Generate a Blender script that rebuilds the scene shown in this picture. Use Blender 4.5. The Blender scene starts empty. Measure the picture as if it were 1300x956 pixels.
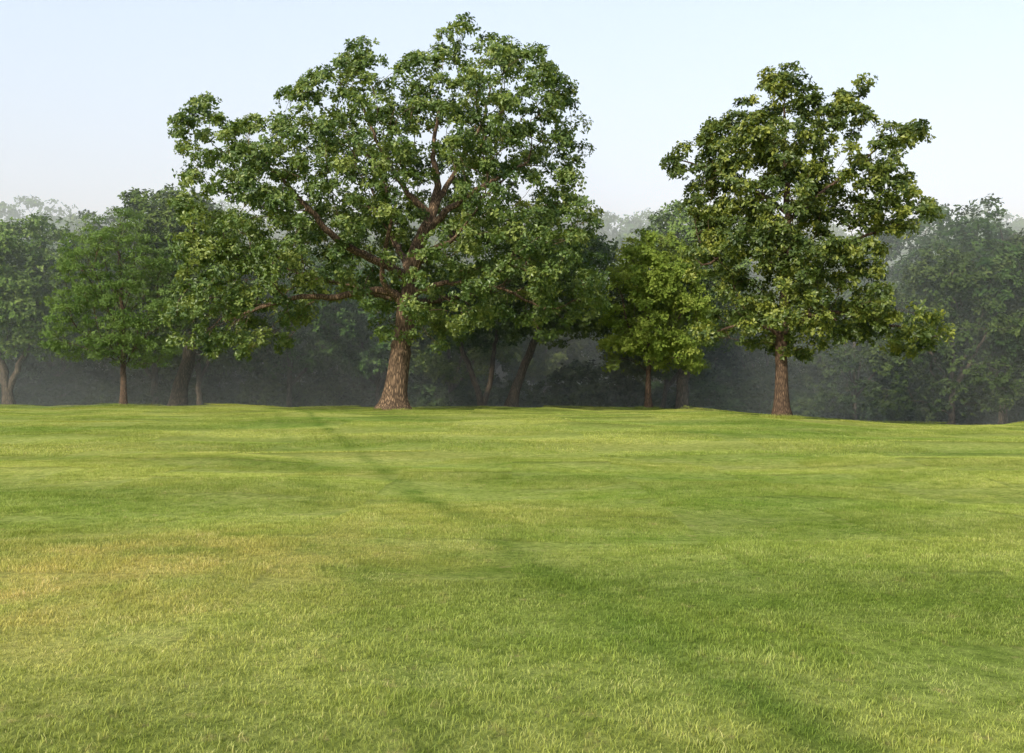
import bpy, math, numpy as np
from mathutils import Vector, Quaternion, Matrix
rng = np.random.default_rng(11)
scene = bpy.context.scene
F = 1264.0; CAMH = 1.6

# ------------------------------------------------------------------ terrain
def sstep(a, b, x):
    t = np.clip((x - a) / (b - a), 0, 1); return t * t * (3 - 2 * t)
def crest(x):
    return 63 - 15 * sstep(6, 18, x) + 5 * sstep(24, 34, x)
def ground_h(x, y):
    x = np.asarray(x, float); y = np.asarray(y, float)
    h = 0.05 * np.sin(x * 0.31 + 1.0) * np.sin(y * 0.23 + 0.4) + 0.07 * np.sin(y * 0.13 + x * 0.07 + 2.0) + 0.03 * np.sin(x * 0.8 + y * 0.35)
    h = h + 0.035 * np.sin(x * 0.55 - y * 0.9 + 1.5 * np.sin(x * 0.21)) + 0.025 * np.sin(x * 0.9 + y * 1.25 + 2 * np.sin(y * 0.3))
    h = h * sstep(1, 14, np.abs(y) + 0.5 * np.abs(x))
    h = h - 0.42 * sstep(9, 19, x - 0.08 * (y - 45)) * sstep(18, 44, y) + 0.18 * sstep(22, 32, x) * sstep(25, 48, y)
    c = crest(x)
    h = h - 1.5 * sstep(0, 16, y - c)
    h = h + 9 * sstep(105, 210, y) + 10 * sstep(200, 420, y)
    return h

# ------------------------------------------------------------------ materials
def new_mat(name):
    m = bpy.data.materials.new(name); m.use_nodes = True
    nt = m.node_tree; nt.nodes.clear()
    return m, nt, nt.nodes, nt.links
def N(nodes, t, **kw):
    n = nodes.new(t)
    for k, v in kw.items(): setattr(n, k, v)
    return n
def mixc(nodes, links, fac, a, b, blend='MIX'):
    n = nodes.new('ShaderNodeMix'); n.data_type = 'RGBA'; n.blend_type = blend
    for sock, val in ((n.inputs[0], fac), (n.inputs[6], a), (n.inputs[7], b)):
        if hasattr(val, 'links'): links.new(val, sock)
        elif isinstance(val, (int, float)): sock.default_value = val
        else: sock.default_value = (*val, 1)
    return n.outputs[2]
def math_n(nodes, links, op, a, b=None, clamp=False, c=None):
    n = nodes.new('ShaderNodeMath'); n.operation = op; n.use_clamp = clamp
    for i, v in enumerate((a, b, c)):
        if v is None: continue
        if hasattr(v, 'links'): links.new(v, n.inputs[i])
        else: n.inputs[i].default_value = v
    return n.outputs[0]
def ramp(nodes, links, src, stops):
    n = nodes.new('ShaderNodeValToRGB'); links.new(src, n.inputs[0])
    e = n.color_ramp.elements
    while len(e) < len(stops): e.new(0.5)
    for i, (p, c) in enumerate(stops):
        e[i].position = p; e[i].color = (*c, 1) if len(c) == 3 else c
    return n.outputs[0]

def leaf_mat(name, dark, mid, light, trans=0.3, gloss=0.06, rough=0.45, inst=0.0):
    m, nt, nd, lk = new_mat(name)
    at = N(nd, 'ShaderNodeAttribute', attribute_name='var')
    col = ramp(nd, lk, at.outputs['Fac'], [(0.0, dark), (0.5, mid), (1.0, light)])
    if inst > 0:
        oi = N(nd, 'ShaderNodeObjectInfo')
        hs = N(nd, 'ShaderNodeHueSaturation')
        hue = math_n(nd, lk, 'MULTIPLY_ADD', oi.outputs['Random'], 0.05, c=0.475)
        val = math_n(nd, lk, 'MULTIPLY', oi.outputs['Random'], 7.31)
        val = math_n(nd, lk, 'FRACT', val)
        val = math_n(nd, lk, 'MULTIPLY_ADD', val, inst, c=1 - inst / 2)
        lk.new(hue, hs.inputs['Hue']); lk.new(val, hs.inputs['Value']); lk.new(col, hs.inputs['Color'])
        col = hs.outputs[0]
    p = N(nd, 'ShaderNodeBsdfDiffuse'); lk.new(col, p.inputs['Color'])
    out = p.outputs[0]
    if trans > 0:
        t = N(nd, 'ShaderNodeBsdfTranslucent')
        tc = mixc(nd, lk, 1.0, col, (1.5, 1.35, 0.5), 'MULTIPLY'); lk.new(tc, t.inputs[0])
        mx = N(nd, 'ShaderNodeMixShader'); mx.inputs[0].default_value = trans
        lk.new(p.outputs[0], mx.inputs[1]); lk.new(t.outputs[0], mx.inputs[2])
        out = mx.outputs[0]
    if gloss > 0:
        gl = N(nd, 'ShaderNodeBsdfGlossy'); gl.inputs['Roughness'].default_value = rough; gl.inputs['Color'].default_value = (.9, .95, 1, 1)
        m2 = N(nd, 'ShaderNodeMixShader'); m2.inputs[0].default_value = gloss
        lk.new(out, m2.inputs[1]); lk.new(gl.outputs[0], m2.inputs[2]); out = m2.outputs[0]
    o = N(nd, 'ShaderNodeOutputMaterial'); lk.new(out, o.inputs[0])
    return m

def bark_mat(name, a, b, scale=1.0):
    m, nt, nd, lk = new_mat(name)
    tc = N(nd, 'ShaderNodeTexCoord'); mp = N(nd, 'ShaderNodeMapping')
    mp.inputs['Scale'].default_value = (9 * scale, 9 * scale, 1.6 * scale); lk.new(tc.outputs['Object'], mp.inputs[0])
    n1 = N(nd, 'ShaderNodeTexNoise'); n1.inputs['Scale'].default_value = 1.2; n1.inputs['Detail'].default_value = 6; n1.inputs['Distortion'].default_value = 0.6
    lk.new(mp.outputs[0], n1.inputs[0])
    v = N(nd, 'ShaderNodeTexVoronoi', feature='DISTANCE_TO_EDGE'); v.inputs['Scale'].default_value = 1.3; lk.new(mp.outputs[0], v.inputs[0])
    vv = math_n(nd, lk, 'MULTIPLY', v.outputs[0], 2.5, True)
    f = math_n(nd, lk, 'MULTIPLY', vv, n1.outputs[0])
    col = ramp(nd, lk, f, [(0.05, a), (0.6, b)])
    p = N(nd, 'ShaderNodeBsdfPrincipled'); p.inputs['Roughness'].default_value = 0.9; p.inputs['Specular IOR Level'].default_value = 0.2
    lk.new(col, p.inputs['Base Color'])
    bp = N(nd, 'ShaderNodeBump'); bp.inputs['Strength'].default_value = 0.9; bp.inputs['Distance'].default_value = 0.06
    lk.new(f, bp.inputs['Height']); lk.new(bp.outputs[0], p.inputs['Normal'])
    o = N(nd, 'ShaderNodeOutputMaterial'); lk.new(p.outputs[0], o.inputs[0])
    return m

def lawn_colour(nd, lk):
    """large-scale turf colour from world position: greener / drier areas, painted sun and shade bands, faint wheel tracks"""
    g = N(nd, 'ShaderNodeNewGeometry')
    def noise(scale, det, sx=1.0, sy=1.0, off=0.0):
        mp = N(nd, 'ShaderNodeMapping'); mp.inputs['Scale'].default_value = (sx, sy, 0.0); mp.inputs['Location'].default_value = (off, off * 0.7, 0)
        lk.new(g.outputs['Position'], mp.inputs[0])
        n = N(nd, 'ShaderNodeTexNoise'); n.inputs['Scale'].default_value = scale; n.inputs['Detail'].default_value = det
        lk.new(mp.outputs[0], n.inputs[0]); return n.outputs[0]
    big = ramp(nd, lk, noise(0.2, 3, 0.55, 1.0, 2.0), [(0.38, (0, 0, 0)), (0.6, (1, 1, 1))])  # broad bands: turf variation that also paints in soft tree-shadow streaks
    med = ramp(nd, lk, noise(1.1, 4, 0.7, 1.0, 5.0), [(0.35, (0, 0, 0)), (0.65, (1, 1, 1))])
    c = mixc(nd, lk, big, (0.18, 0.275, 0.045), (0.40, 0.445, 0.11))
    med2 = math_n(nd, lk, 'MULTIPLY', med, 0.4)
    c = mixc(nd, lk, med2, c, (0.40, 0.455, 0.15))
    fine = ramp(nd, lk, noise(4.5, 5, 1, 1, 8.0), [(0.36, (.76, .8, .72)), (0.5, (1, 1, 1)), (0.68, (1.16, 1.12, 1.22))])
    c = mixc(nd, lk, 1.0, c, fine, 'MULTIPLY')
    sp = N(nd, 'ShaderNodeSeparateXYZ'); lk.new(g.outputs['Position'], sp.inputs[0])
    # straw-coloured thatch flecks
    st = ramp(nd, lk, noise(7.0, 3, 1, 1, 4.0), [(0.6, (0, 0, 0)), (0.72, (.55, .55, .55))])
    c = mixc(nd, lk, st, c, (0.48, 0.40, 0.18))
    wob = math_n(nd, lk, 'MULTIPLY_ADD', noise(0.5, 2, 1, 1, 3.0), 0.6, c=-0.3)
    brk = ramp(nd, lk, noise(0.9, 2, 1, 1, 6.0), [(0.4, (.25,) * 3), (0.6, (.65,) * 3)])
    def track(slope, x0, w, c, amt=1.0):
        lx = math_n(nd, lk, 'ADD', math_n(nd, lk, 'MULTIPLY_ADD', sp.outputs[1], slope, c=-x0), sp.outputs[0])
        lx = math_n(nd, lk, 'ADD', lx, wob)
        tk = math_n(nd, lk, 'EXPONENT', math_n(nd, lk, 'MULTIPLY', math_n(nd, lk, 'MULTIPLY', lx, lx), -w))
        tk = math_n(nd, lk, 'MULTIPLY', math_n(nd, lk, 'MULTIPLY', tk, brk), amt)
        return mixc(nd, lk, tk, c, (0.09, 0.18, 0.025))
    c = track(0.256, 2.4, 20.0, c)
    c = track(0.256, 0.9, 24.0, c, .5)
    # broad mower passes, barely visible
    mw = math_n(nd, lk, 'SINE', math_n(nd, lk, 'MULTIPLY', math_n(nd, lk, 'ADD', math_n(nd, lk, 'MULTIPLY_ADD', sp.outputs[0], 0.35, c=0.0), sp.outputs[1]), 1.35))
    mw = math_n(nd, lk, 'MULTIPLY_ADD', mw, 0.09, c=1.0)
    cm = N(nd, 'ShaderNodeCombineXYZ'); lk.new(mw, cm.inputs[0]); lk.new(mw, cm.inputs[1]); lk.new(mw, cm.inputs[2])
    c = mixc(nd, lk, 1.0, c, cm.outputs[0], 'MULTIPLY')
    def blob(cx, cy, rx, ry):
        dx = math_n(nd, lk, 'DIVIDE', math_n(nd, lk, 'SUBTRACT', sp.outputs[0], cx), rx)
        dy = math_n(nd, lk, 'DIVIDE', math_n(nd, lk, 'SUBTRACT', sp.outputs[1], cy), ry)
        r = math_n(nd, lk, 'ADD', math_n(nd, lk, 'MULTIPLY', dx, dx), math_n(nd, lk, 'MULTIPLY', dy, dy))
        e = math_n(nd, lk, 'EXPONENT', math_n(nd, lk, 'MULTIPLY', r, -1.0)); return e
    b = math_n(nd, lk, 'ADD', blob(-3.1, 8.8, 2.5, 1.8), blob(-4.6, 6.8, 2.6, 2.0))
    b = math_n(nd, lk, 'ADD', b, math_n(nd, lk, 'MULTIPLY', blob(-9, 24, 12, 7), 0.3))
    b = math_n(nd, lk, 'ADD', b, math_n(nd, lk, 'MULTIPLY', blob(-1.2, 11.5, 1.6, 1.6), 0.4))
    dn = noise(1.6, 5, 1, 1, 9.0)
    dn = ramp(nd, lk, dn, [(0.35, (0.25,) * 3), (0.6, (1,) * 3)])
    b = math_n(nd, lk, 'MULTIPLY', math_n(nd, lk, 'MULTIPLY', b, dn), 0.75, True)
    c = mixc(nd, lk, b, c, (0.56, 0.49, 0.155))  # dry yellow grass, with sunlight on the left painted into the same colour
    # tree shade in the near right, painted into the turf as deeper green
    shade = math_n(nd, lk, 'ADD', blob(1.5, 7.0, 3.2, 1.6), blob(6.5, 14.0, 5.0, 1.8))
    shade = math_n(nd, lk, 'MULTIPLY', math_n(nd, lk, 'MULTIPLY', shade, dn), 0.5, True)
    c = mixc(nd, lk, shade, c, (0.15, 0.245, 0.04))
    return c, g, sp

def grass_mat(name):
    m, nt, nd, lk = new_mat(name)
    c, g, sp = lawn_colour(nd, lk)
    at = N(nd, 'ShaderNodeAttribute', attribute_name='var')
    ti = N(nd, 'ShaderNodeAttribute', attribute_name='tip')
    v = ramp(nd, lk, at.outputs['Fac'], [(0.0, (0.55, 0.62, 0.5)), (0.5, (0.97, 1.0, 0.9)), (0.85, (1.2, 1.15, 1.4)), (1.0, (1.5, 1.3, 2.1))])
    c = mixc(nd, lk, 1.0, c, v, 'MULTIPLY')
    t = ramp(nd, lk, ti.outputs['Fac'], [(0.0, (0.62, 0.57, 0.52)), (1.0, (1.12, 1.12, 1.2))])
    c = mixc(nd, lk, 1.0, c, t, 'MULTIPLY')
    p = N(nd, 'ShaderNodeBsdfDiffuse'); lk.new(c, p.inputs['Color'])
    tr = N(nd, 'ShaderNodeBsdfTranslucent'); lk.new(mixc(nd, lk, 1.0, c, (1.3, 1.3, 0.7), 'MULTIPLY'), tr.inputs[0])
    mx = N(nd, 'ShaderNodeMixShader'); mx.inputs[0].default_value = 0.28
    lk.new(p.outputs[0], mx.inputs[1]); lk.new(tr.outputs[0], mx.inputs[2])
    o = N(nd, 'ShaderNodeOutputMaterial'); lk.new(mx.outputs[0], o.inputs[0]); return m

def ground_mat():
    m, nt, nd, lk = new_mat('lawn_soil_turf')
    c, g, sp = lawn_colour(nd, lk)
    n = N(nd, 'ShaderNodeTexNoise'); n.inputs['Scale'].default_value = 14; n.inputs['Detail'].default_value = 8; n.inputs['Roughness'].default_value = 0.75
    lk.new(g.outputs['Position'], n.inputs[0])
    v = ramp(nd, lk, n.outputs[0], [(0.35, (0.4, 0.42, 0.4)), (0.65, (0.92, 0.9, 0.88))])
    c = mixc(nd, lk, 1.0, c, v, 'MULTIPLY')
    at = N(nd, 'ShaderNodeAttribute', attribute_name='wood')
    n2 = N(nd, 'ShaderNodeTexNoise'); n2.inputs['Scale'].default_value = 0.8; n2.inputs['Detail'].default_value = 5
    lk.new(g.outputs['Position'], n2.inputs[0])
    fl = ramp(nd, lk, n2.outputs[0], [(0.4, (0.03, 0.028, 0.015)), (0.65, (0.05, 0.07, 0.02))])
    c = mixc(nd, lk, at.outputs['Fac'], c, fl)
    p = N(nd, 'ShaderNodeBsdfDiffuse'); lk.new(c, p.inputs['Color'])
    bp = N(nd, 'ShaderNodeBump'); bp.inputs['Distance'].default_value = 0.04; lk.new(n.outputs[0], bp.inputs['Height']); lk.new(bp.outputs[0], p.inputs['Normal'])
    o = N(nd, 'ShaderNodeOutputMaterial'); lk.new(p.outputs[0], o.inputs[0]); return m

M_BARK = bark_mat('oak_bark', (0.05, 0.035, 0.025), (0.30, 0.205, 0.135))
M_BARK2 = bark_mat('brown_bark', (0.045, 0.03, 0.022), (0.21, 0.14, 0.095), 1.6)
M_BARKD = bark_mat('dark_bark', (0.04, 0.033, 0.025), (0.17, 0.135, 0.10))
M_OAK = leaf_mat('oak_leaf', (0.04, 0.078, 0.018), (0.10, 0.158, 0.036), (0.24, 0.29, 0.075), 0.3, .03)
M_OAK2 = leaf_mat('bur_oak_leaf', (0.028, 0.052, 0.012), (0.08, 0.12, 0.022), (0.27, 0.30, 0.055), 0.28, .03)
M_LOC = leaf_mat('feathery_leaf', (0.07, 0.13, 0.04), (0.12, 0.19, 0.06), (0.16, 0.24, 0.08), 0.3, 0)
M_MAP = leaf_mat('young_oak_leaf', (0.10, 0.16, 0.035), (0.18, 0.25, 0.05), (0.28, 0.34, 0.085), 0.35, 0)
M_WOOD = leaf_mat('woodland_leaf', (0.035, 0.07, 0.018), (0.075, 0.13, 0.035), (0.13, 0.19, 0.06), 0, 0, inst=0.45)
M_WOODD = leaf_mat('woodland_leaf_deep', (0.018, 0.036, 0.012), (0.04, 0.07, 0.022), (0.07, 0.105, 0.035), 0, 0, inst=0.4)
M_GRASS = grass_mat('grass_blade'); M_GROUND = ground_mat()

# ------------------------------------------------------------------ mesh helper
def build_mesh(name, V, loops, starts, totals, mats, midx=None, fattr=None, vattr=None, smooth=None):
    me = bpy.data.meshes.new(name)
    me.vertices.add(len(V)); me.vertices.foreach_set('co', np.asarray(V, np.float32).ravel())
    me.loops.add(len(loops)); me.loops.foreach_set('vertex_index', np.asarray(loops, np.int32))
    me.polygons.add(len(starts)); me.polygons.foreach_set('loop_start', np.asarray(starts, np.int32))
    for m in mats: me.materials.append(m)
    if midx is not None: me.polygons.foreach_set('material_index', np.asarray(midx, np.int32))
    me.update(calc_edges=True)
    if smooth is not None: me.polygons.foreach_set('use_smooth', np.asarray(smooth, bool))
    if fattr is not None:
        for k, a in fattr.items():
            at = me.attributes.new(k, 'FLOAT', 'FACE'); at.data.foreach_set('value', np.asarray(a, np.float32))
    if vattr is not None:
        for k, a in vattr.items():
            at = me.attributes.new(k, 'FLOAT', 'POINT'); at.data.foreach_set('value', np.asarray(a, np.float32))
    me.validate(); me.update()
    return me
def unit(v): return v / (np.linalg.norm(v, axis=-1, keepdims=True) + 1e-9)

# ------------------------------------------------------------------ tree generator
class Skel:
    def __init__(s): s.p = []; s.par = []; s.r = []; s.path = []
    def add(s, p, par, r=0.0):
        s.p.append(np.array(p, float)); s.par.append(par); s.r.append(r)
        s.path.append(0 if par < 0 else s.path[par] + np.linalg.norm(s.p[par] - s.p[-1])); return len(s.p) - 1
    def poly(s, pts, first=False):
        pts = np.array(pts, float)
        if first: par = -1
        else:
            A = np.array(s.p); par = int(np.argmin(np.linalg.norm(A - pts[0, :3], axis=1)))
            pts[0, :3] = s.p[par]
        Q = np.vstack([2 * pts[0] - pts[1], pts, 2 * pts[-1] - pts[-2]])
        for i in range(1, len(Q) - 2):
            k = max(2, int(np.linalg.norm(Q[i + 1, :3] - Q[i, :3]) / 0.35))
            for j in range(k):
                if i == 1 and j == 0 and not first: continue
                t = j / k
                q = 0.5 * ((2 * Q[i]) + (-Q[i - 1] + Q[i + 1]) * t + (2 * Q[i - 1] - 5 * Q[i] + 4 * Q[i + 1] - Q[i + 2]) * t * t + (-Q[i - 1] + 3 * Q[i] - 3 * Q[i + 1] + Q[i + 2]) * t ** 3)
                w = rng.normal(0, 0.035, 3) if (len(s.p) > 6) else 0
                par = s.add(q[:3] + w, par, max(q[3], 0.01))
        s.add(pts[-1, :3], par, pts[-1, 3])

def poly_dist(poly, P):
    A = poly; B = np.roll(poly, -1, axis=0)
    d = np.full(len(P), 1e9); inside = np.zeros(len(P), bool)
    for a, b in zip(A, B):
        ab = b - a; t = np.clip(((P - a) @ ab) / (ab @ ab + 1e-9), 0, 1)
        d = np.minimum(d, np.linalg.norm(P - (a + t[:, None] * ab), axis=1))
        c = ((a[1] > P[:, 1]) != (b[1] > P[:, 1])) & (P[:, 0] < (b[0] - a[0]) * (P[:, 1] - a[1]) / (b[1] - a[1] + 1e-12) + a[0])
        inside ^= c
    return np.where(inside, d, -d)

def crown_points(poly, n, depth, R, spacing, inset, yc=0.0, shell=0.45, gap=-0.3, wl=4.0, skel=None, clear=0.0):
    out = []; lo = poly.min(0); hi = poly.max(0); tries = 0
    K = rng.normal(0, 1, (7, 3)); K = K / np.linalg.norm(K, axis=1, keepdims=True) * (2 * math.pi / wl) * rng.uniform(.7, 1.5, (7, 1)); ph = rng.uniform(0, 6.28, 7)
    while len(out) < n and tries < 90:
        tries += 1
        P = rng.uniform(lo, hi, (600, 2)); d = poly_dist(poly, P) - inset
        P = P[d > 0]; d = d[d > 0]
        Y = depth * np.sqrt(1 - (1 - np.clip(d / R, 0, 1)) ** 2)
        keep = rng.random(len(P)) < (Y / depth) * 0.7 + 0.3
        P = P[keep]; Y = Y[keep]
        y = Y * rng.choice([-1, 1], len(P)) * rng.random(len(P)) ** shell + yc
        for (x, z), yy in zip(P, y):
            q = np.array([x, yy, z])
            if np.sin(K @ q + ph).sum() / 2.0 < gap: continue
            if clear > 0 and yy < 0.5:
                dd = np.hypot(skel[:, 0] - x, skel[:, 2] - z); k = int(np.argmin(dd))
                if dd[k] < clear and rng.random() < 0.85: continue
            if not out or np.min(np.linalg.norm(np.array(out) - q, axis=1)) > spacing * rng.uniform(0.7, 1.2):
                out.append(q)
                if len(out) >= n: break
    return np.array(out)

def make_leaves(C, R, sprigs, per, L, width=0.62, flat=0.7, droop=0.25, axis0=None, jitter=0.3, upb=0.4):
    nC = len(C); S = nC * sprigs
    cv = np.clip(rng.normal(0.5, 0.16, nC), 0, 1)
    ci = np.repeat(np.arange(nC), sprigs)
    out = unit((C - axis0) * np.array([1, 1, 0.7]))
    v = unit(unit(rng.normal(0, 1, (S, 3))) + 0.45 * out[ci] + np.array([0, 0, upb]))
    rad = R[ci] * rng.random(S) ** 0.4
    sp = C[ci] + v * rad[:, None] * np.array([1.1, 1.1, flat])
    a = unit(v + rng.normal(0, 0.35, (S, 3)) + np.array([0, 0, 0.25]))
    li = np.repeat(np.arange(S), per); n = len(li)
    a = a[li]
    rp = unit(np.cross(a, rng.normal(0, 1, (n, 3))))
    ld = unit(a * rng.uniform(-0.1, 0.8, (n, 1)) + rp + np.array([0, 0, -droop]))
    nn = a + rng.normal(0, jitter, (n, 3)); nn = unit(nn - ld * (nn * ld).sum(1, keepdims=True))
    sd = np.cross(ld, nn); LL = (L * rng.uniform(0.65, 1.25, n))[:, None]
    b = sp[li] + ld * LL * 0.1 + rng.normal(0, L * 0.25, (n, 3))
    w = width * 0.5
    V = np.stack([b, b + ld * LL * 0.58 + sd * LL * w + nn * LL * 0.08, b + ld * LL - nn * LL * 0.1, b + ld * LL * 0.58 - sd * LL * w + nn * LL * 0.08], 1)
    sv = np.clip(rng.normal(0, 0.14, S), -0.4, 0.4)
    var = np.clip(cv[ci][li] + sv[li] + rng.normal(0, 0.13, n), 0, 1)
    return V.reshape(-1, 3), var

def make_tree(name, base_px, u, outline, limbs, mats, nclump, clumpR, sprigs, per, L, depth, R, spacing=None, zmin=None,
              bf=0.28, shell=0.45, flat=0.7, width=0.62, droop=0.25, tip_r=0.012, inset=0.5, upb=0.4, flare=0.55, gap=-0.3, wl=4.0, clear=0.0):
    """outline/limbs are surveyed in small units (u metres each) relative to base_px, z up"""
    bx, bz = base_px
    poly = np.array([((x - bx) * u, (bz - z) * u) for x, z in outline])
    sk = Skel()
    for i, lb in enumerate(limbs):
        sk.poly([((q[0] - bx) * u, q[2], (bz - q[1]) * u, q[3]) for q in lb], first=(i == 0))
    A = np.array(sk.p); big = A[np.array(sk.r) > 0.13]
    C = crown_points(poly, nclump, depth, R, spacing or clumpR * 0.9, inset, shell=shell, gap=gap, wl=wl, skel=big if len(big) else A, clear=clear)
    P0 = np.array(sk.p)
    if zmin is None: zmin = poly[:, 1].min()
    dd = np.array([np.min(np.linalg.norm(P0 - c, axis=1)) for c in C])
    for ci in np.argsort(dd):
        c = C[ci]; P = np.array(sk.p); path = np.array(sk.path)
        cost = np.linalg.norm(P - c, axis=1) + bf * path + 0.5 * np.clip(P[:, 2] - c[2] - 0.3, 0, None) + 50 * (P[:, 2] < zmin)
        k = int(np.argmin(cost)); a = P[k]; d = np.linalg.norm(c - a)
        pr = sk.par[k]; dirp = unit(P[k] - P[pr]) if pr >= 0 else np.array([0, 0, 1.0])
        ctrl = (a + c) / 2 + dirp * d * 0.18 + np.array([0, 0, 0.08 * d]) + rng.normal(0, 0.05 * d, 3)
        m = max(2, int(d / 0.5)); par = k
        for j in range(1, m + 1):
            t = j / m; q = (1 - t) ** 2 * a + 2 * t * (1 - t) * ctrl + t * t * c
            par = sk.add(q + (rng.normal(0, 0.03, 3) if j < m else 0), par, 0.0)
    n = len(sk.p); P = np.array(sk.p); par = np.array(sk.par); rx = np.array(sk.r)
    acc = np.zeros(n); kids = [[] for _ in range(n)]
    rad = np.zeros(n)
    for i in range(n - 1, -1, -1):
        pipe = max(acc[i], tip_r ** 2.5) ** (1 / 2.5)
        rad[i] = rx[i] if rx[i] > 0 else pipe
        if rx[i] > 0 and i > 0: rad[i] = max(rx[i], min(pipe, rx[i] * 1.15))
        if par[i] >= 0: acc[par[i]] += max(pipe, tip_r) ** 2.5; kids[par[i]].append(i)
    for i in range(n):
        if par[i] >= 0: rad[i] = min(rad[i], rad[par[i]] * 0.98 if rx[i] == 0 else rad[par[i]] * 1.02)
    V = []; Fq = []
    stack = [(0, -1)]; nv = 0
    while stack:
        s, pre = stack.pop(); ch = [s]
        if pre >= 0: ch = [pre, s]
        cur = s
        while kids[cur]:
            ks = sorted(kids[cur], key=lambda k: -rad[k])
            for k in ks[1:]: stack.append((k, cur))
            cur = ks[0]; ch.append(cur)
        pts = P[ch]; rr = rad[ch].copy()
        if pre >= 0: rr[0] = min(rr[0], rr[1] * 1.3)
        if len(pts) < 2: continue
        main = rr.max() > 0.12; sides = 14 if main else 5
        T = unit(np.gradient(pts, axis=0)); up = np.array([0.0, 1, 0]) if abs(T[0, 2]) > 0.7 else np.array([0, 0, 1.0])
        th = np.linspace(0, 2 * math.pi, sides, endpoint=False)
        u1 = unit(np.cross(T[0], up))
        for i in range(len(pts)):
            u1 = unit(u1 - T[i] * (u1 @ T[i])); u2 = np.cross(T[i], u1)
            r = rr[i] * np.ones(sides)
            if main:
                r = r * (1 + 0.05 * np.sin(3 * th + pts[i, 2] * 0.7) + 0.04 * np.sin(5 * th + 1.3 - pts[i, 2] * 1.1))
                if pre < 0:
                    fl = flare * math.exp(-max(pts[i, 2], 0) / 0.45); r = r * (1 + fl * (0.75 + 0.4 * np.sin(5 * th + 0.7)))
            V.append(pts[i] + np.outer(r * np.cos(th), u1) + np.outer(r * np.sin(th), u2))
            if i:
                a0 = nv + (i - 1) * sides; b0 = nv + i * sides; j = np.arange(sides); j2 = (j + 1) % sides
                Fq.append(np.stack([a0 + j, a0 + j2, b0 + j2, b0 + j], 1))
        nv += len(pts) * sides
    V = np.vstack(V); Fq = np.vstack(Fq)
    cr = clumpR * rng.uniform(0.7, 1.25, len(C))
    ax = np.array([poly[:, 0].mean(), 0, poly[:, 1].min() * 0.6 + poly[:, 1].max() * 0.4])
    LV, var = make_leaves(C, cr, sprigs, per, L, width, flat, droop, ax, upb=upb)
    LF = np.arange(len(LV)).reshape(-1, 4) + len(V)
    allF = np.vstack([Fq, LF]); nf = len(allF)
    midx = np.r_[np.zeros(len(Fq)), np.ones(len(LF))]
    print(name, 'clumps', len(C), 'faces', nf)
    return build_mesh(name, np.vstack([V, LV]), allF.ravel(), np.arange(nf) * 4, None, mats, midx,
                      {'var': np.r_[np.full(len(Fq), 0.5), var]}, smooth=midx == 0)

def place(name, me, x, y, rz=0.0, s=1.0):
    ob = bpy.data.objects.new(name, me); scene.collection.objects.link(ob)
    ob.location = (x, y, float(ground_h(x, y))); ob.rotation_euler[2] = rz; ob.scale = (s, s, s); return ob

# ------------------------------------------------------------------ the large oak
U = 54 / F
ol = [(238,462),(222,420),(240,380),(228,330),(240,290),(228,262),(250,235),(230,200),(232,168),(262,150),(275,130),(300,122),(325,140),(350,158),(362,128),(400,108),(432,100),(430,62),(455,52),(485,70),(505,85),(545,68),(572,48),(612,38),(645,48),(660,70),(700,76),(722,105),(728,140),(745,165),(742,200),(735,240),(765,262),(775,300),(762,335),(775,370),(762,412),(735,405),(722,430),(700,470),(680,440),(650,410),(600,425),(560,458),(530,436),(500,464),(478,432),(455,400),(430,388),(400,398),(375,420),(345,468),(315,452),(290,480),(262,464)]
lb = [
 [(500,530,0,.78),(503,495,0,.62),(510,440,0,.54),(518,385,0,.49),(522,345,0,.43),(532,308,0,.36),(547,274,.2,.29),(554,235,.6,.2),(549,190,.3,.13),(560,130,0,.06)],
 [(515,392,0,.3),(500,374,-.3,.24),(470,372,-.8,.20),(432,380,-1.2,.17),(398,381,-1.6,.14),(350,392,-2,.10),(300,412,-2.4,.06)],
 [(520,350,0,.3),(498,342,-.6,.24),(465,328,-1.2,.21),(436,312,-1.5,.18),(408,282,-2,.15),(370,240,-2.4,.10),(330,205,-2.4,.05)],
 [(505,378,-.2,.2),(490,362,-1.2,.15),(493,335,-2.,.13),(503,300,-2.8,.10),(498,255,-3.4,.07),(485,215,-3.6,.04)],
 [(533,304,0,.25),(573,268,-.8,.17),(620,240,-1.4,.12),(670,215,-1.8,.06)],
 [(548,265,.2,.2),(580,205,1.2,.12),(610,150,1.6,.08),(622,100,1.6,.04)],
 [(545,275,.2,.22),(512,238,-.2,.14),(480,180,-.6,.09),(452,115,-.6,.04)],
 [(520,355,0,.2),(545,330,-2.4,.14),(580,320,-4.4,.10),(610,290,-5.6,.05)],
 [(518,370,0,.2),(570,362,-.8,.13),(630,370,-1.6,.09),(690,395,-2,.05)],
 [(522,340,0,.25),(500,310,2.6,.18),(470,260,4.8,.12),(450,210,6,.06)],
 [(524,335,0,.25),(560,300,2.8,.18),(600,240,5,.12),(640,200,5.8,.06)],
 [(516,385,0,.2),(560,375,2.6,.15),(620,360,4.6,.1)],
 [(516,385,0,.2),(440,360,3,.15),(340,330,4.6,.1),(290,300,4.6,.06)],
]
me = make_tree('oak_tree', (503, 522), U, ol, lb, [M_BARK, M_OAK], 1040, 0.63, 19, 9, 0.205, 7.5, 4.2, spacing=0.6, zmin=5.2, inset=0.3, gap=-0.45, wl=3.0, clear=0.45)
place('oak_tree', me, (503 - 650) / F * 54, 54)

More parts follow.
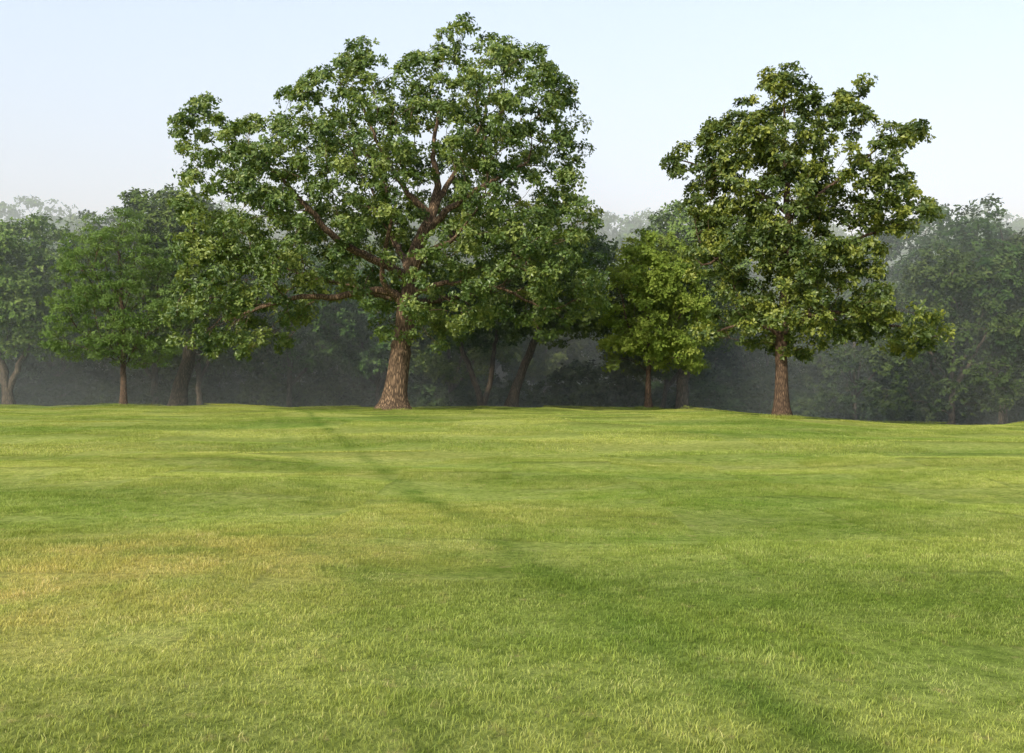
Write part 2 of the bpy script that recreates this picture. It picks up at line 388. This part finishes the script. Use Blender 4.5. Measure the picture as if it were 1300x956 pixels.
# ------------------------------------------------------------------ the right-hand oak
U = 44 / F
ol = [(992,82),(972,98),(945,105),(938,135),(905,148),(888,178),(846,188),(856,212),(880,235),(870,262),(895,290),(858,330),(866,352),(925,352),(905,395),(866,430),(876,452),(925,425),(985,448),(1040,462),(1062,428),(1110,436),(1150,447),(1200,448),(1194,405),(1150,388),(1112,352),(1118,322),(1184,298),(1180,262),(1152,232),(1130,218),(1160,190),(1158,148),(1118,158),(1098,165),(1092,112),(1062,96),(1032,132),(1008,98)]
lb = [
 [(992,540,0,.34),(992,500,0,.29),(993,450,0,.26),(996,400,0,.24),(998,340,0,.2),(1000,270,0,.15),(998,200,0,.1),(995,130,0,.04)],
 [(995,425,0,.1),(960,405,-.3,.08),(920,415,-.5,.05)],
 [(995,410,0,.12),(1050,395,-.4,.09),(1110,410,-.8,.07),(1170,428,-1,.04)],
 [(998,340,0,.1),(940,320,-.3,.08),(890,335,-.3,.04)],
 [(998,330,0,.1),(1060,310,-.2,.08),(1150,280,-.3,.04)],
 [(1000,270,0,.1),(930,220,.3,.07),(870,200,.3,.03)],
 [(1000,280,0,.1),(1060,230,.2,.07),(1130,175,.2,.03)],
 [(998,350,0,.1),(980,330,-2,.07),(970,310,-3.4,.04)],
 [(998,350,0,.1),(1010,330,2,.07),(1030,300,3.4,.04)],
 [(996,400,0,.1),(1010,400,-2,.07),(1030,410,-3.4,.04)],
]
me = make_tree('oak_tree_b', (992, 530), U, ol, lb, [M_BARK2, M_OAK2], 620, 0.46, 17, 9, 0.185, 4.2, 2.8, spacing=0.44, zmin=3.0, inset=0.15, tip_r=.008, gap=-0.36, wl=2.4, clear=0.12)
place('oak_tree', me, (992 - 650) / F * 44, 44)

# ------------------------------------------------------------------ feathery tree on the left
U = 61 / F
ol = [(150,262),(118,285),(92,300),(85,340),(72,380),(78,410),(62,440),(90,462),(125,455),(150,470),(200,468),(235,462),(232,425),(250,395),(238,360),(244,330),(215,305),(190,278)]
lb = [[(157,524,0,.22),(157,480,0,.17),(156,420,0,.13),(152,350,0,.09),(150,290,0,.04)]]
me = make_tree('locust_tree', (157, 518), U, ol, lb, [M_BARK2, M_LOC], 330, 0.7, 16, 9, 0.17, 3.6, 2.6, spacing=0.55, zmin=2.2, bf=0.6, flat=0.32, width=0.45, inset=0.2, upb=.15, droop=.1, gap=-.4, wl=2.4)
place('locust_tree', me, (157 - 650) / F * 61, 61)

# ------------------------------------------------------------------ young tree in the middle
U = 60 / F
ol = [(822,284),(792,300),(776,330),(762,360),(768,400),(760,430),(775,470),(815,462),(845,470),(885,475),(890,440),(908,405),(902,365),(880,330),(855,300)]
lb = [[(823,524,0,.2),(823,480,0,.15),(824,430,0,.12),(822,360,0,.08),(822,300,0,.04)],
 [(823,460,0,.1),(800,420,-.5,.06),(785,370,-.8,.03)],[(823,455,0,.1),(855,410,-.4,.06),(880,370,-.5,.03)]]
me = make_tree('young_tree', (823, 519), U, ol, lb, [M_BARK2, M_MAP], 270, 0.6, 15, 9, 0.2, 3.2, 2.6, spacing=0.55, zmin=2.2, inset=0.2, gap=-.4, wl=2.6)
place('young_tree', me, (823 - 650) / F * 60, 60)

# ------------------------------------------------------------------ leaning trees at the edge of the wood
def edge_tree(name, base, d, trunk, outline, n=170, forks=()):
    U = d / F
    me = make_tree(name, base, U, outline, [trunk] + list(forks), [M_BARKD, M_WOOD], n, 0.95, 14, 8, 0.28, 4.2, 3.2, spacing=.75, zmin=3.2, inset=.4, gap=-.4, wl=3.4)
    return place('woodland_tree', me, (base[0] - 650) / F * d, d)
edge_tree('leaning_tree', (228, 520), 67, [(226,528,0,.62),(230,490,0,.5),(240,450,0,.42),(246,400,0,.34),(235,330,0,.22),(215,270,0,.08)],
          [(185,232),(165,255),(172,300),(195,340),(200,400),(240,430),(290,430),(320,390),(310,330),(290,280),(262,250),(240,235),(212,240)], 220,
          [[(243,425,0,.2),(270,380,-.5,.14),(295,330,-1,.06)]])
edge_tree('leaning_tree', (652, 520), 66, [(648,528,0,.42),(653,500,0,.34),(664,470,0,.28),(680,430,0,.24),(700,380,0,.16),(715,320,0,.07)],
          [(640,300),(620,350),(640,400),(640,430),(700,440),(770,440),(800,400),(790,340),(760,290),(700,270)], 190)
edge_tree('leaning_tree', (866, 522), 66, [(866,530,0,.5),(866,500,0,.42),(868,440,0,.36),(864,380,0,.26),(862,300,0,.1)],
          [(840,252),(815,290),(808,340),(830,400),(860,430),(930,430),(960,380),(950,320),(920,270),(880,240)], 200)
edge_tree('forked_tree', (10, 520), 68, [(12,528,0,.42),(10,500,0,.34),(2,460,0,.24),(-12,420,0,.18),(-20,340,0,.07)],
          [(40,268),(10,280),(-40,290),(-60,350),(-50,420),(0,450),(50,460),(90,440),(98,370),(92,310),(75,280)], 230,
          [[(10,500,0,.24),(24,465,0,.2),(38,430,0,.17),(48,370,0,.1),(50,310,0,.05)]])
edge_tree('forked_tree', (612, 520), 70, [(612,528,0,.3),(610,500,0,.24),(600,470,0,.2),(585,430,0,.16),(575,370,0,.07)],
          [(560,330),(540,370),(545,420),(590,440),(640,435),(680,420),(670,360),(630,330)], 120,
          [[(612,515,0,.22),(622,480,0,.18),(628,430,0,.14),(640,370,0,.06)]])

# ------------------------------------------------------------------ woodland prototypes (about 16 m)
def proto(kind, seed):
    global rng
    rng = np.random.default_rng(seed)
    H = 16.0; k = 10
    if kind == 'round': xs = [(0.24,-.36),(0.33,-.46),(.47,-.5),(.62,-.44),(.78,-.36),(.92,-.2),(1,-.02),(.97,.1),(.86,.28),(.7,.42),(.5,.5),(.36,.44),(.24,.3)]
    elif kind == 'tall': xs = [(0.26,-.25),(0.36,-.34),(.5,-.3),(.62,-.36),(.78,-.28),(.9,-.16),(1,.0),(.93,.14),(.8,.24),(.64,.36),(.5,.3),(.4,.36),(.26,.22)]
    else: xs = [(0.05,-.3),(.15,-.42),(.35,-.4),(.5,-.48),(.66,-.36),(.8,-.3),(1,-.05),(.9,.16),(.72,.34),(.55,.38),(.4,.5),(.18,.42),(.05,.3)]
    ol = [(x * H * 0.9 * k + rng.normal(0, 5), -z * H * k + rng.normal(0, 3)) for z, x in xs]
    lean = rng.uniform(-2.2, 2.2) * k
    lb = [[(0, 6, 0, .3), (lean * .3, -20, 0, .23), (lean * .7, -50, 0, .18), (lean, -90, 0, .13), (lean, -130, 0, .06)],
          [(lean * .5, -32, 0, .17), (-14 + lean, -60, -.6, .12), (-32, -95, -1, .06)], [(lean * .6, -36, 0, .17), (16 + lean, -64, .6, .12), (34, -92, 1, .06)],
          [(lean * .5, -30, 0, .17), (lean, -60, -2.6, .10), (lean, -90, -4, .05)]]
    return make_tree('wood_' + kind, (0, 0), 1 / k, ol, lb, [M_BARKD, M_WOOD], 220, 1.05, 13, 8, 0.33, H * 0.36, 4.0, spacing=.85, zmin=1.2, inset=0.45, tip_r=.016, gap=-.35, wl=4.0)
PROTO = [proto('round', 1), proto('tall', 2), proto('low', 3), proto('round', 4), proto('tall', 5)]
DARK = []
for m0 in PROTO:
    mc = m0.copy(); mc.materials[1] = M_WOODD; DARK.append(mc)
def shrub(seed):
    global rng
    rng = np.random.default_rng(seed)
    ol = [(-22, 0), (-26, -10), (-18, -22), (-6, -30), (6, -27), (18, -22), (25, -10), (22, 0)]
    lb = [[(0, 3, 0, .08), (0, -10, 0, .06), (0, -20, 0, .03)]]
    return make_tree('shrub', (0, 0), .1, ol, lb, [M_BARKD, M_WOODD], 55, .5, 12, 8, .22, 1.6, 1.5, spacing=.45, zmin=0.1, inset=.2, flare=0, wl=1.8)
SHR = [shrub(21), shrub(22)]
rng = np.random.default_rng(77)

def instancer(name, meshes, pts, rots, scl, pick):
    col = bpy.data.collections.new(name + '_parts')
    for i, m in enumerate(meshes):
        o = bpy.data.objects.new('%s_part_%02d' % (name, i), m); col.objects.link(o)
    me = bpy.data.meshes.new(name); n = len(pts)
    me.vertices.add(n); me.vertices.foreach_set('co', np.asarray(pts, np.float32).ravel())
    a = me.attributes.new('rot', 'FLOAT_VECTOR', 'POINT'); a.data.foreach_set('vector', np.asarray(rots, np.float32).ravel())
    a = me.attributes.new('scl', 'FLOAT_VECTOR', 'POINT'); a.data.foreach_set('vector', np.asarray(scl, np.float32).ravel())
    a = me.attributes.new('pick', 'INT', 'POINT'); a.data.foreach_set('value', np.asarray(pick, np.int32))
    ob = bpy.data.objects.new(name, me); scene.collection.objects.link(ob)
    ng = bpy.data.node_groups.new(name, 'GeometryNodeTree')
    ng.interface.new_socket('Geometry', in_out='INPUT', socket_type='NodeSocketGeometry')
    ng.interface.new_socket('Geometry', in_out='OUTPUT', socket_type='NodeSocketGeometry')
    nd = ng.nodes; lk = ng.links
    gi = nd.new('NodeGroupInput'); go = nd.new('NodeGroupOutput')
    ci = nd.new('GeometryNodeCollectionInfo'); ci.inputs['Collection'].default_value = col
    ci.inputs['Separate Children'].default_value = True; ci.inputs['Reset Children'].default_value = True
    def na(nm, t):
        x = nd.new('GeometryNodeInputNamedAttribute'); x.data_type = t; x.inputs['Name'].default_value = nm; return x.outputs['Attribute']
    iop = nd.new('GeometryNodeInstanceOnPoints')
    lk.new(gi.outputs[0], iop.inputs['Points']); lk.new(ci.outputs[0], iop.inputs['Instance'])
    iop.inputs['Pick Instance'].default_value = True
    lk.new(na('pick', 'INT'), iop.inputs['Instance Index'])
    e2r = nd.new('FunctionNodeEulerToRotation'); lk.new(na('rot', 'FLOAT_VECTOR'), e2r.inputs[0]); lk.new(e2r.outputs[0], iop.inputs['Rotation'])
    lk.new(na('scl', 'FLOAT_VECTOR'), iop.inputs['Scale'])
    lk.new(iop.outputs[0], go.inputs[0])
    md = ob.modifiers.new('instances', 'NODES'); md.node_group = ng
    return ob

edge = [(-28,78,18,1),(-23.5,75,15,0),(-17,76,14.5,3),(-10.5,78,13.5,1),(-5,80,12.5,0),(11,74,12.5,4),(20,78,11,3),(25.5,74,11,2),(30,68,13.5,2),(34.5,70,16.5,3),(39,67,16,2),(33,78,17.5,0),(-43,72,16,3),(-50,76,17,0),(45,70,17,0)]
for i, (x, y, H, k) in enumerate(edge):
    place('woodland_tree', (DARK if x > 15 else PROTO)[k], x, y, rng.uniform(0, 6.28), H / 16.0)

pts = []; rot = []; scl = []; pk = []
for row, (y0, y1, h0, h1, sp, W) in enumerate([(84, 96, 12, 17, 6.0, 95), (102, 118, 19, 23.5, 7, 120), (135, 155, 25, 29, 9, 160), (170, 190, 25, 30, 11, 200)]):
    x = -W
    while x < W:
        X = x + rng.uniform(-2, 2); Y = rng.uniform(y0, y1); s = rng.uniform(h0, h1) / 16
        s *= 1 - 0.22 * math.exp(-((X / Y - .37) / .07) ** 2)
        pts.append((X, Y, float(ground_h(X, Y)) - 0.2)); rot.append((0, 0, rng.uniform(0, 6.28))); scl.append((s * rng.uniform(.9, 1.15), s, s)); pk.append(rng.integers(0, 5)); x += sp
instancer('distant_woodland', PROTO, pts, rot, scl, pk)
pts = []; rot = []; scl = []; pk = []
for i in range(200):
    X = rng.uniform(-75, 75); Y = max(float(crest(X)) + 14, 72) + rng.uniform(0, 26); s = rng.uniform(.6, 1.7)
    pts.append((X, Y, float(ground_h(X, Y)) - .1)); rot.append((0, 0, rng.uniform(0, 6.28))); scl.append((s * 1.2, s * 1.2, s)); pk.append(rng.integers(0, 2))
instancer('undergrowth', SHR, pts, rot, scl, pk)

# ------------------------------------------------------------------ ground sheet
def axis_pts(a, b, fine_a, fine_b, step, grow=1.25):
    L = list(np.arange(fine_a, fine_b + 1e-6, step)); s = step
    while L[-1] < b: s *= grow; L.append(L[-1] + s)
    s = step
    while L[0] > a: s *= grow; L.insert(0, L[0] - s)
    return np.array(L)
xs = axis_pts(-1500, 1500, -60, 60, 1.0); ys = axis_pts(-400, 2500, -10, 130, 1.0)
X, Y = np.meshgrid(xs, ys); Z = ground_h(X, Y)
V = np.stack([X, Y, Z], -1).reshape(-1, 3); nx = len(xs); ny = len(ys)
i, j = np.meshgrid(np.arange(nx - 1), np.arange(ny - 1)); a = (j * nx + i).ravel()
Fq = np.stack([a, a + 1, a + nx + 1, a + nx], 1)
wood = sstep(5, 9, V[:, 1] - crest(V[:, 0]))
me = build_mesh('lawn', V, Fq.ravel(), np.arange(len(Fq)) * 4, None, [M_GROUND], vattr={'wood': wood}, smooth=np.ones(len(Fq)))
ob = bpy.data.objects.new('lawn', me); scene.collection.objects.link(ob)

# ------------------------------------------------------------------ grass blades
def grass_patch(size, n, h0, h1, w, seed):
    r = np.random.default_rng(seed)
    p = r.uniform(-size / 2, size / 2, (n, 2))
    cen = r.uniform(-size / 2, size / 2, (int(size * size * 9), 2)); ch = r.uniform(.7, 1.3, len(cen)); cvv = r.normal(0, .13, len(cen))
    idx = np.zeros(n, int)
    for s in range(0, n, 4000):
        idx[s:s + 4000] = np.argmin(((p[s:s + 4000, None] - cen[None]) ** 2).sum(-1), 1)
    h = r.uniform(h0, h1, n) * ch[idx]; th = r.uniform(0, 2 * math.pi, n); lean = r.uniform(.3, 1.4, n) * h
    d = np.stack([np.cos(th), np.sin(th)], 1); sd = np.stack([-d[:, 1], d[:, 0]], 1)
    tw = r.uniform(-.8, .8, n); sd = sd * np.cos(tw)[:, None] + d * np.sin(tw)[:, None]
    ww = (w * r.uniform(.7, 1.3, n))[:, None]
    def P(off, hz, side): return np.c_[p + d * (lean * off)[:, None] + sd * ww * side, h * hz]
    V = np.stack([P(0, -.1, -.5), P(0, -.1, .5), P(.35, .6, .4), P(.35, .6, -.4), P(1, 1, 0)], 1).reshape(-1, 3)
    b = np.arange(n)[:, None] * 5
    loops = np.hstack([b + 0, b + 1, b + 2, b + 3, b + 3, b + 2, b + 4]).ravel()
    starts = (np.arange(n)[:, None] * 7 + np.array([0, 4])).ravel()
    var = np.clip(r.normal(.46, .19, n) + cvv[idx], 0, 1)
    return build_mesh('grass_patch', V, loops, starts, None, [M_GRASS], fattr={'var': np.repeat(var, 2)}, vattr={'tip': np.tile([0, 0, .6, .6, 1.], n)})
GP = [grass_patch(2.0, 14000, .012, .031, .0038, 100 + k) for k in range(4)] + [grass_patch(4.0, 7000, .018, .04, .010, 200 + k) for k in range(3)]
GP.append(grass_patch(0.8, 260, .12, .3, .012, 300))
pts = []; rot = []; scl = []; pk = []
def addp(x, y, k, s=1.0, rz=None):
    e = .5; gx = (ground_h(x + e, y) - ground_h(x - e, y)) / (2 * e); gy = (ground_h(x, y + e) - ground_h(x, y - e)) / (2 * e)
    q = Vector((0, 0, 1)).rotation_difference(Vector((-gx, -gy, 1)).normalized()) @ Quaternion((0, 0, 1), (rng.integers(0, 4) * math.pi / 2) if rz is None else rz)
    eu = q.to_euler(); pts.append((x, y, float(ground_h(x, y)))); rot.append(tuple(eu)); scl.append((1, 1, s)); pk.append(k)
for x in np.arange(-25, 26, 2.0):
    for y in np.arange(-1, 22, 2.0): addp(x, y, int(rng.integers(0, 4)))
for x in np.arange(-60, 61, 4.0):
    for y in np.arange(24, 74, 4.0):
        if y < crest(x) + 8: addp(x, y, 4 + int(rng.integers(0, 3)))
for (bx, by, rr) in [((503 - 650) / F * 54, 54, .95), ((992 - 650) / F * 44, 44, .55), ((157 - 650) / F * 61, 61, .4), ((823 - 650) / F * 60, 60, .4)]:
    for k in range(12):
        t = k / 12 * 6.283; addp(bx + rr * math.cos(t), by + rr * math.sin(t), 7, rng.uniform(.4, .9), t)
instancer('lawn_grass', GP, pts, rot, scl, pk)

# ------------------------------------------------------------------ mist over the wood
m, nt, nd, lk = new_mat('mist_air')
vs = N(nd, 'ShaderNodeVolumeScatter'); vs.inputs['Density'].default_value = 0.008; vs.inputs['Color'].default_value = (0.84, 0.97, 0.97, 1); vs.inputs['Anisotropy'].default_value = -0.15
o = N(nd, 'ShaderNodeOutputMaterial'); lk.new(vs.outputs[0], o.inputs['Volume'])
bpy.ops.mesh.primitive_cube_add(size=1); mist = bpy.context.object; mist.name = 'morning_mist'; mist.data.materials.append(m)
mist.scale = (700, 340, 50); mist.location = (0, 58 + 170, 15)

# ------------------------------------------------------------------ light
SUN_EL = math.radians(30); az = math.radians(-149)
w = bpy.data.worlds.new('World'); scene.world = w; w.use_nodes = True
nd = w.node_tree.nodes; lk = w.node_tree.links; nd.clear()
sky = nd.new('ShaderNodeTexSky'); sky.sky_type = 'NISHITA'; sky.sun_disc = False; sky.sun_elevation = SUN_EL; sky.sun_rotation = az
sky.air_density = 1.0; sky.dust_density = 2.0; sky.ozone_density = 1.5
bg = nd.new('ShaderNodeBackground'); bg.inputs[1].default_value = 0.15
haze = mixc(nd, lk, 1.0, sky.outputs[0], (3.4, 3.65, 3.8), 'ADD'); lk.new(haze, bg.inputs[0])
wo = nd.new('ShaderNodeOutputWorld'); lk.new(bg.outputs[0], wo.inputs[0])
sd = bpy.data.lights.new('sun', 'SUN'); sd.energy = 5.0; sd.angle = math.radians(2.0); sd.color = (1, .90, .69)
so = bpy.data.objects.new('sun', sd); scene.collection.objects.link(so)
dv = Vector((math.sin(az) * math.cos(SUN_EL), math.cos(az) * math.cos(SUN_EL), math.sin(SUN_EL)))
so.rotation_euler = dv.to_track_quat('Z', 'Y').to_euler(); so.location = dv * 60

cd = bpy.data.cameras.new('camera'); cd.lens = 35; cd.sensor_width = 36; cd.clip_end = 5000; cd.clip_start = 0.1
co = bpy.data.objects.new('camera', cd); scene.collection.objects.link(co)
co.location = (0, 0, CAMH + float(ground_h(0, 0))); co.rotation_euler = (math.radians(90) + math.atan(7 / F), 0, 0)
scene.camera = co
scene.view_settings.view_transform = 'Standard'; scene.view_settings.look = 'None'; scene.view_settings.exposure = 0
